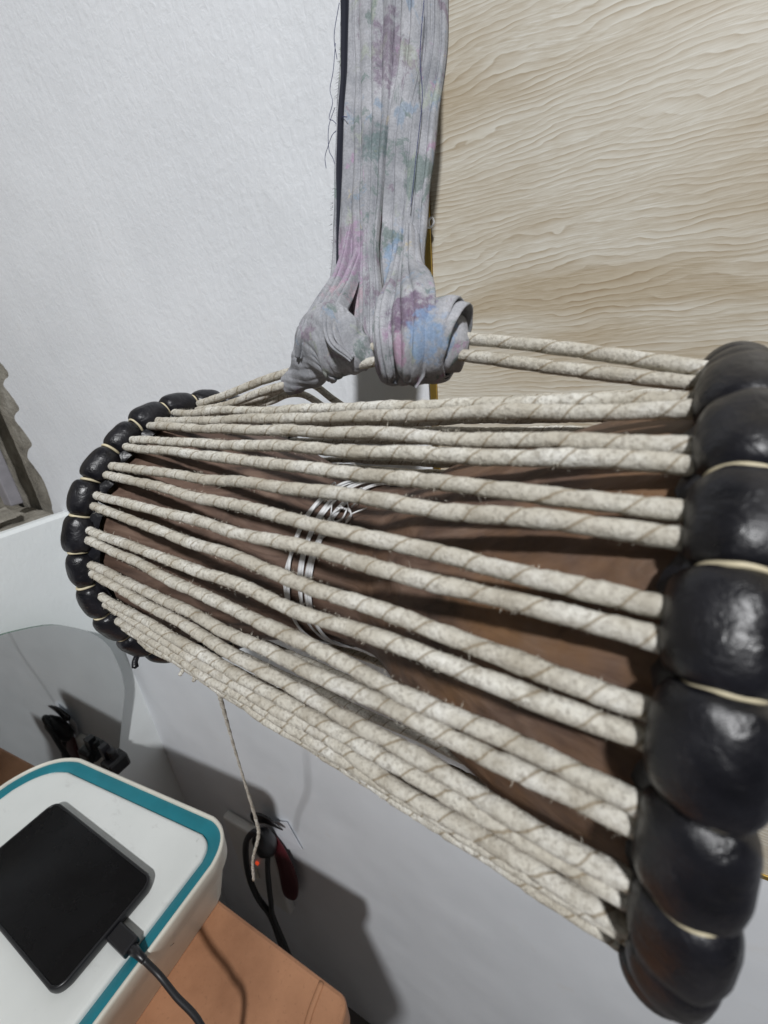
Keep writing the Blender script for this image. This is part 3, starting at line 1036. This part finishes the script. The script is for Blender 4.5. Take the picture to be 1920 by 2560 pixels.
# cloth gathered from the strap down into the left knot
def gather(pts, seed, parent):
    C = catmull([p[:3] for p in pts], 50)
    Wd = [v.x for v in catmull([(p[3], 0, 0) for p in pts], 50)]
    V, F = [], []
    m = 33
    for a in range(50):
        T = (C[min(a + 1, 49)] - C[max(a - 1, 0)]).normalized()
        side = T.cross(Vector((0, -1, 0.25))).normalized()
        nr = side.cross(T).normalized()
        if nr.y > 0: nr = -nr
        for j in range(m):
            s_ = -1 + 2 * j / (m - 1)
            h_ = 0.0022 * (1 - s_ * s_) - 0.0030 * abs(s_) ** 3 + 0.0016 * (abs(math.sin(s_ * 6.0 + seed + a * 0.022 + 0.5 * mnoise.noise(Vector((a * 0.05, s_, seed))))) ** 0.6 - 0.6) + 0.0006 * mnoise.noise(Vector((a * 0.08, s_ * 2.5, seed)))
            V.append(C[a] + side * s_ * Wd[a] * 0.5 + nr * h_)
    for a in range(49):
        for j in range(m - 1):
            F.append((a * m + j, a * m + j + 1, (a + 1) * m + j + 1, (a + 1) * m + j))
    o = obj('knot_fold', (V, F), 'cloth', parent)
    md = o.modifiers.new('thickness', 'SOLIDIFY'); md.thickness = 0.0005; md.offset = 0
gather([(-0.1030, 0.180, 0.050, 0.003), (-0.1030, 0.167, 0.0320, 0.006), (-0.1032, 0.151, 0.0190, 0.010), (-0.1055, 0.1405, 0.0090, 0.009), (-0.1100, 0.1405, 0.0000, 0.005)], 1.0, kl)
gather([(-0.0985, 0.178, 0.040, 0.003), (-0.0980, 0.161, 0.0250, 0.006), (-0.0955, 0.1450, 0.0150, 0.008), (-0.0915, 0.1368, 0.0045, 0.006), (-0.0860, 0.1400, -0.0025, 0.003)], 2.3, kl)
# right knot: flat bands wound round the ropes
def band(cx, cy, cz, w, ry, rz, lean, top_lean, seed):
    V, F = [], []
    n, nu = 90, 13
    for i in range(n):
        a = 2 * math.pi * i / n
        for j in range(nu):
            s = -1 + 2 * j / (nu - 1)
            yy, zz = -math.cos(a) * ry, math.sin(a) * rz
            rollr = 1 - 0.055 * abs(s) ** 5 + 0.035 * mnoise.noise(Vector((math.cos(a) * 1.6, math.sin(a) * 1.6, s * 0.8 + seed * 3)))
            rollr += 0.012 * math.sin(s * 5 + a * 2 + seed)
            wz = w * (1 + 0.10 * math.sin(a + seed))
            x = cx + s * wz * 0.5 + lean * zz + (top_lean * max(0, zz) ** 1.2 * 6 if top_lean else 0) + 0.0006 * mnoise.noise(Vector((a * 2, s, seed)))
            V.append((x, cy + yy * rollr, cz + zz * rollr + 0.03 * (x - cx)))
    for i in range(n):
        k = (i + 1) % n
        for j in range(nu - 1):
            F.append((i * nu + j, k * nu + j, k * nu + j + 1, i * nu + j + 1))
    return V, F
kr = obj('knot', band(-0.0655, 0.1425, -0.0008, 0.0125, 0.0098, 0.0112, 0.10, 0.0, 1), 'cloth', strap, label='knot of flat blue and purple printed bands')
kr.modifiers.new('thickness', 'SOLIDIFY').thickness = 0.0006
for args in ((-0.0590, 0.1420, -0.0002, 0.0105, 0.0104, 0.0119, 0.34, 0.0, 2),
             (-0.0528, 0.1408, 0.0006, 0.0125, 0.0111, 0.0128, 0.26, 0.0, 3),
             (-0.0470, 0.1397, 0.0002, 0.0046, 0.0098, 0.0108, 0.36, 0.0, 5)):
    o = obj('band', band(*args), 'cloth', kr)
    o.modifiers.new('thickness', 'SOLIDIFY').thickness = 0.0006
# wadding of cloth inside the bands
obj('core', tube(catmull([(-0.0715, 0.1440, -0.0008), (-0.064, 0.1427, -0.0003), (-0.054, 0.1410, 0.0003), (-0.0448, 0.1390, 0.0002)], 30), lambda t: interp([(0, 0.0075), (0.25, 0.0096), (0.75, 0.0104), (1, 0.0094)], t), 40,
    disp=lambda t, u: 1 + 0.06 * math.sin(u * 40 + t * 5) * (0.4 + abs(t - 0.5)), flat=0.88), 'cloth', kr)
gather([(-0.0745, 0.176, 0.043, 0.005), (-0.0710, 0.164, 0.0300, 0.009), (-0.0648, 0.149, 0.0210, 0.0150), (-0.0590, 0.1350, 0.0140, 0.0165), (-0.0575, 0.1290, 0.0040, 0.0150), (-0.0580, 0.1288, -0.0040, 0.013), (-0.0590, 0.1325, -0.0086, 0.009), (-0.0595, 0.1420, -0.0075, 0.004)], 4.1, kr)
gather([(-0.0765, 0.170, 0.036, 0.008), (-0.0750, 0.158, 0.0230, 0.009), (-0.0715, 0.142, 0.0140, 0.010), (-0.0680, 0.1320, 0.0050, 0.009), (-0.0672, 0.1315, -0.0035, 0.008), (-0.0675, 0.1345, -0.0082, 0.007), (-0.0680, 0.1430, -0.0070, 0.003)], 5.7, kr)
# frayed threads on the free edge of the cloth
rnd = random.Random(3)
for pts in ([(-0.1150, 0.202, 0.121), (-0.1162, 0.200, 0.112), (-0.1182, 0.199, 0.106), (-0.1170, 0.198, 0.101), (-0.1190, 0.197, 0.096), (-0.1165, 0.196, 0.094), (-0.1140, 0.195, 0.0915)],
            [(-0.1140, 0.195, 0.0900), (-0.1165, 0.194, 0.0885), (-0.1195, 0.194, 0.0850), (-0.1215, 0.194, 0.0820), (-0.1210, 0.193, 0.0775)],
            [(-0.1150, 0.196, 0.098), (-0.1185, 0.195, 0.092), (-0.1190, 0.194, 0.084), (-0.1165, 0.193, 0.079), (-0.1155, 0.192, 0.070)],
            [(-0.1130, 0.205, 0.134), (-0.1158, 0.203, 0.124), (-0.1150, 0.202, 0.116)],
            [(-0.1120, 0.195, 0.0915), (-0.1095, 0.192, 0.0920), (-0.1060, 0.190, 0.0905)]):
    obj('loose_thread', tube(catmull(pts, 50), lambda t: 0.00014, 4), 'thread', strap)
for pts in ([(-0.0735, 0.2005, 0.124), (-0.0728, 0.190, 0.100), (-0.0715, 0.187, 0.086), (-0.0725, 0.182, 0.070), (-0.0735, 0.175, 0.050)],):
    obj('seam_thread', tube(catmull(pts, 50), lambda t: 0.00016, 4), 'thread', strap)
V, F = [], []
for i in range(150):
    z = 0.004 + 0.13 * rnd.random()
    x = interp([(0.004, -0.111), (0.0232, -0.1120), (0.0452, -0.1124), (0.0919, -0.1144), (0.136, -0.1152)], z)
    y = interp([(0.004, 0.160), (0.0232, 0.168), (0.0452, 0.177), (0.0919, 0.195), (0.136, 0.210)], z)
    k = len(V)
    l = rnd.uniform(0.0006, 0.0018)
    V += [(x + 0.0008, y, z), (x + 0.0008, y, z + 0.00018), (x - l, y + rnd.uniform(-0.0004, 0.0004), z + rnd.uniform(-0.0007, 0.0007))]
    F.append((k, k + 1, k + 2))
obj('frayed_edge', (V, F), 'cloth', strap, smooth=False, kind='stuff')
pg = obj('wall_peg', merge(tube([Vector((-0.0885, D - 0.007, 0.396)), Vector((-0.0885, D - 0.028, 0.400)), Vector((-0.0885, D - 0.032, 0.412))], lambda t: 0.004, 12),
                           tube([Vector((-0.0885, D - 0.0006, 0.396)), Vector((-0.0885, D - 0.007, 0.396))], lambda t: 0.012, 16)), 'brass')
tag(pg, 'short brass peg from which the floral cloth strap hangs', 'peg')

# ------------------------------------------------------------------ table
TZ = -0.470
tb = thing('low_table', 'low table with a tan board top standing against the wall below the drum', 'table', (-0.35, -0.12, FL))
ol = rounded_poly([(-0.590, 0.107, 0.008), (-0.590, -0.420, 0.02), (-0.030, -0.420, 0.02), (-0.030, -0.020, 0.02), (-0.128, 0.072, 0.01), (-0.1335, 0.107, 0.008)], 6)  # unseen front corner widened to cast the shadow low on the back wall
ol_in = inset(ol, 0.003)
obj('table_top', ringwall([(ol_in, TZ - 0.030), (ol, TZ - 0.027), (ol, TZ - 0.003), (inset(ol, 0.001), TZ - 0.001), (ol_in, TZ)], True, True), 'table', tb, smooth=False)
obj('apron', box(-0.57, -0.15, -0.40, 0.055, TZ - 0.11, TZ - 0.0302), 'table', tb, smooth=False)
for x in (-0.57, -0.19):
    for y in (-0.39, 0.02):
        obj('leg', bevel_box(x, x + 0.035, y, y + 0.035, FL, TZ - 0.1102, 0.002), 'table', tb, smooth=False)
# ridge of a pasted fold across the end of the board
obj('cover_fold', tube(catmull([(-0.158, 0.104, TZ + 0.0003), (-0.156, 0.085, TZ + 0.0006), (-0.150, 0.065, TZ + 0.0006), (-0.146, 0.040, TZ + 0.0006)], 24), lambda t: 0.0012, 8, flat=2.0), 'table', tb)

# ------------------------------------------------------------------ white box with teal channel
BX = -0.395
bxt = thing('storage_box', 'white plastic box with a teal groove round its lid on the tan table', 'box', (-0.40, -0.02, TZ))
rim = rounded_poly([(-0.2585, 0.137, 0.030), (-0.5300, 0.1095, 0.055), (-0.548, -0.17, 0.03), (-0.2570, -0.17, 0.03)], 12)
if sum(rim[i].x * rim[(i + 1) % len(rim)].y - rim[(i + 1) % len(rim)].x * rim[i].y for i in range(len(rim))) < 0:
    rim.reverse()
def rim_at(d): return inset(rim, d)
obj('base', ringwall([(rim_at(0.022), TZ), (rim_at(0.019), TZ + 0.002), (rim_at(0.0060), BX - 0.0260), (rim_at(0.0040), BX - 0.0235)], False, True), 'ivory', bxt)
obj('lid', ringwall([(rim_at(0.0040), BX - 0.0225), (rim_at(0.0018), BX - 0.0215), (rim_at(0.0004), BX - 0.004), (rim_at(0.0), BX - 0.0012), (rim_at(0.0008), BX - 0.0002), (rim_at(0.0018), BX), (rim_at(0.0030), BX - 0.0006), (rim_at(0.0033), BX - 0.0030)]), 'ivory', bxt)
obj('teal_groove', ringwall([(rim_at(0.0031), BX - 0.0030), (rim_at(0.0055), BX - 0.0026), (rim_at(0.0130), BX - 0.0046), (rim_at(0.0152), BX - 0.0062)]), 'teal', bxt, label='teal groove running round the lid')
obj('lid_panel', ringwall([(rim_at(0.0150), BX - 0.0066), (rim_at(0.0152), BX - 0.0038), (rim_at(0.0162), BX - 0.0026), (rim_at(0.0180), BX - 0.0022), (rim_at(0.022), BX - 0.0022)], True), 'box_white', bxt)
PANEL = BX - 0.0022
for pts in ([(-0.2605, 0.060, -0.4195), (-0.2600, 0.045, -0.4085), (-0.2596, 0.030, -0.4100), (-0.2594, 0.020, -0.4045)], [(-0.2602, 0.024, -0.4160), (-0.2598, 0.018, -0.4075), (-0.2600, 0.012, -0.4130)]):
    obj('scuff_mark', tube(catmull(pts, 24), lambda t: 0.00028, 5), 'scuff', bxt)

# ------------------------------------------------------------------ phone and its cable
PZ0 = PANEL + 0.0002
ph = thing('smartphone', 'black smartphone lying face up on the white box lid', 'phone', (-0.370, 0.038, PZ0))
po = rounded_poly([(-0.4495, 0.0005, 0.009), (-0.2935, 0.0010, 0.009), (-0.2925, 0.0755, 0.009), (-0.4485, 0.0750, 0.009)], 8)
obj('case', ringwall([(inset(po, 0.0022), PZ0), (inset(po, 0.0005), PZ0 + 0.0016), (po, PZ0 + 0.004), (po, PZ0 + 0.0075), (inset(po, 0.0006), PZ0 + 0.0088), (inset(po, 0.0016), PZ0 + 0.0092), (inset(po, 0.0022), PZ0 + 0.0086)], False, True), 'black_plastic', ph)
obj('screen', ringwall([(inset(po, 0.0021), PZ0 + 0.0080), (inset(po, 0.0024), PZ0 + 0.0086)], True), 'phone', ph, smooth=False)
cb = thing('charging_cable', 'black charging cable plugged into the smartphone', 'cable', (-0.28, 0.040, PZ0))
zc = PZ0 + 0.0046
obj('connector', bevel_box(-0.2923, -0.2700, 0.0345, 0.0465, zc - 0.0034, zc + 0.0034, 0.0016, 3), 'black_plastic', cb, smooth=False)
obj('strain_relief', tube([Vector((-0.2698, 0.0405, zc)), Vector((-0.2640, 0.0405, zc + 0.0002)), Vector((-0.2560, 0.0405, zc - 0.0005))], lambda t: 0.0036 - 0.0013 * t, 12), 'black_plastic', cb)
obj('cord', tube(catmull([(-0.2558, 0.0405, zc - 0.0005), (-0.2440, 0.0413, -0.403), (-0.2270, 0.0403, -0.408), (-0.2030, 0.0395, -0.413), (-0.180, 0.030, -0.416), (-0.155, -0.03, -0.425), (-0.15, -0.14, TZ + 0.0030), (-0.17, -0.30, TZ + 0.0030)], 80), lambda t: 0.0021, 10), 'black_cable', cb)

# ------------------------------------------------------------------ mirror on the end wall
TN = math.tan(R(4))
def MX(z, y): return -0.5905 + (z + 0.6) * TN - 0.06 * (y - 0.15)
half = [(0.080, -0.2540), (0.1128, -0.2527), (0.1330, -0.2577), (0.1649, -0.2726), (0.1864, -0.2934), (0.2011, -0.3127), (0.2146, -0.3432), (0.2180, -0.3754), (0.2177, -0.4058),
        (0.2125, -0.4330), (0.1986, -0.4671), (0.1841, -0.5020), (0.1687, -0.5400), (0.148, -0.568), (0.117, -0.586), (0.080, -0.592)]
mo = [(y, z) for y, z in half] + [(0.16 - y, z) for y, z in reversed(half[1:-1])]
sm = [(v.x, v.y) for v in catmull([(a, b, 0) for a, b in mo + mo[:1]], 97)][:-1]
mr = thing('wall_mirror', 'frameless rounded mirror leaning out from the end wall behind the white box', 'mirror', (-0.59, 0.08, -0.59))
nn = len(sm)
V = [(MX(z, y), y, z) for y, z in sm] + [(MX(z, y) - 0.004, y, z) for y, z in sm]
obj('glass', (V[:nn], [tuple(range(nn))]), 'mirror', mr, smooth=False)
obj('edge', (V, [(i, (i + 1) % nn, nn + (i + 1) % nn, nn + i) for i in range(nn)] + [tuple(reversed(range(nn, 2 * nn)))]), 'glass_edge', mr, smooth=False)
# dark clip that props the mirror
cl = obj('mirror_clip', merge(bevel_box(-0.571, -0.548, 0.148, 0.176, -0.515, -0.492, 0.004), bevel_box(-0.576, -0.552, 0.158, 0.168, -0.494, -0.478, 0.003), box(-0.5715, -0.563, 0.155, 0.165, TZ, -0.514)), 'black_plastic', None, smooth=False)
tag(cl, 'small black clamp at the foot of the mirror behind the white box', 'clamp')

# ------------------------------------------------------------------ socket, plug and things on the wall under the drum
so = thing('wall_socket', 'white wall socket with a glowing red light behind the tan table', 'socket', (-0.41, D, -0.72))
obj('plate', bevel_box(-0.470, -0.372, D - 0.014, D - 0.0006, -0.840, -0.655, 0.004), 'white_plastic', so, smooth=False)
obj('rocker', bevel_box(-0.440, -0.420, D - 0.018, D - 0.0142, -0.775, -0.750, 0.002), 'ivory', so, smooth=False)
obj('indicator', bevel_box(-0.4160, -0.4105, D - 0.0175, D - 0.0142, -0.7295, -0.7255, 0.0008), 'led', so, smooth=False, label='glowing red indicator')
pl = thing('power_plug', 'black power plug with looped cable on the wall socket', 'plug', (-0.37, 0.2, -0.63))
obj('plug_body', tube([Vector((-0.364, 0.222, -0.650)), Vector((-0.361, 0.216, -0.628)), Vector((-0.358, 0.211, -0.602)), Vector((-0.355, 0.209, -0.588))], lambda t: interp([(0, 0.010), (0.3, 0.015), (0.8, 0.0125), (1, 0.006)], t), 16), 'black_plastic', pl)
obj('cable', tube(catmull([(-0.356, 0.209, -0.588), (-0.360, 0.203, -0.580), (-0.374, 0.199, -0.602), (-0.388, 0.198, -0.650), (-0.401, 0.2, -0.716), (-0.396, 0.2, -0.760), (-0.380, 0.2, -0.790), (-0.368, 0.195, -0.84), (-0.34, 0.18, -0.93), (-0.30, 0.16, -1.07)], 80), lambda t: 0.0042, 10), 'black_cable', pl)
obj('cable', tube(catmull([(-0.363, 0.216, -0.648), (-0.362, 0.206, -0.680), (-0.366, 0.2, -0.740), (-0.374, 0.2, -0.788), (-0.362, 0.197, -0.85), (-0.33, 0.185, -0.95), (-0.28, 0.17, -1.07)], 60), lambda t: 0.0038, 10), 'black_cable', pl)
rd = obj('red_pouch', tube(catmull([(-0.357, 0.230, -0.628), (-0.352, 0.228, -0.660), (-0.348, 0.226, -0.710), (-0.360, 0.227, -0.765), (-0.378, 0.230, -0.795)], 30), lambda t: 0.003 + 0.015 * math.sin(math.pi * min(1, t * 1.02)) ** 0.8, 18, up=(1, 0, 0), flat=0.28), 'red')
tag(rd, 'dark red pouch hanging on the wall beside the black plug', 'pouch')
tg = thing('paper_tag', 'white paper tag pinned on the wall by a black cable tie', 'tag', (-0.35, D - 0.004, -0.64))
obj('sheet', ([(-0.388, D - 0.010, -0.612), (-0.332, D - 0.004, -0.590), (-0.316, D - 0.003, -0.640), (-0.368, D - 0.006, -0.672), (-0.388, D - 0.0105, -0.6125), (-0.332, D - 0.0034, -0.590), (-0.316, D - 0.0024, -0.640), (-0.368, D - 0.0054, -0.672)], [(0, 3, 2, 1), (4, 5, 6, 7), (0, 1, 5, 4), (1, 2, 6, 5), (2, 3, 7, 6), (3, 0, 4, 7)]), 'paper', tg, smooth=False)
obj('spike', tube(catmull([(-0.382, 0.224, -0.596), (-0.362, 0.224, -0.584), (-0.346, 0.225, -0.585), (-0.330, 0.226, -0.589)], 24), lambda t: 0.0085 * (1 - t) ** 0.7 + 0.0010, 10, flat=0.5), 'black_plastic', tg)
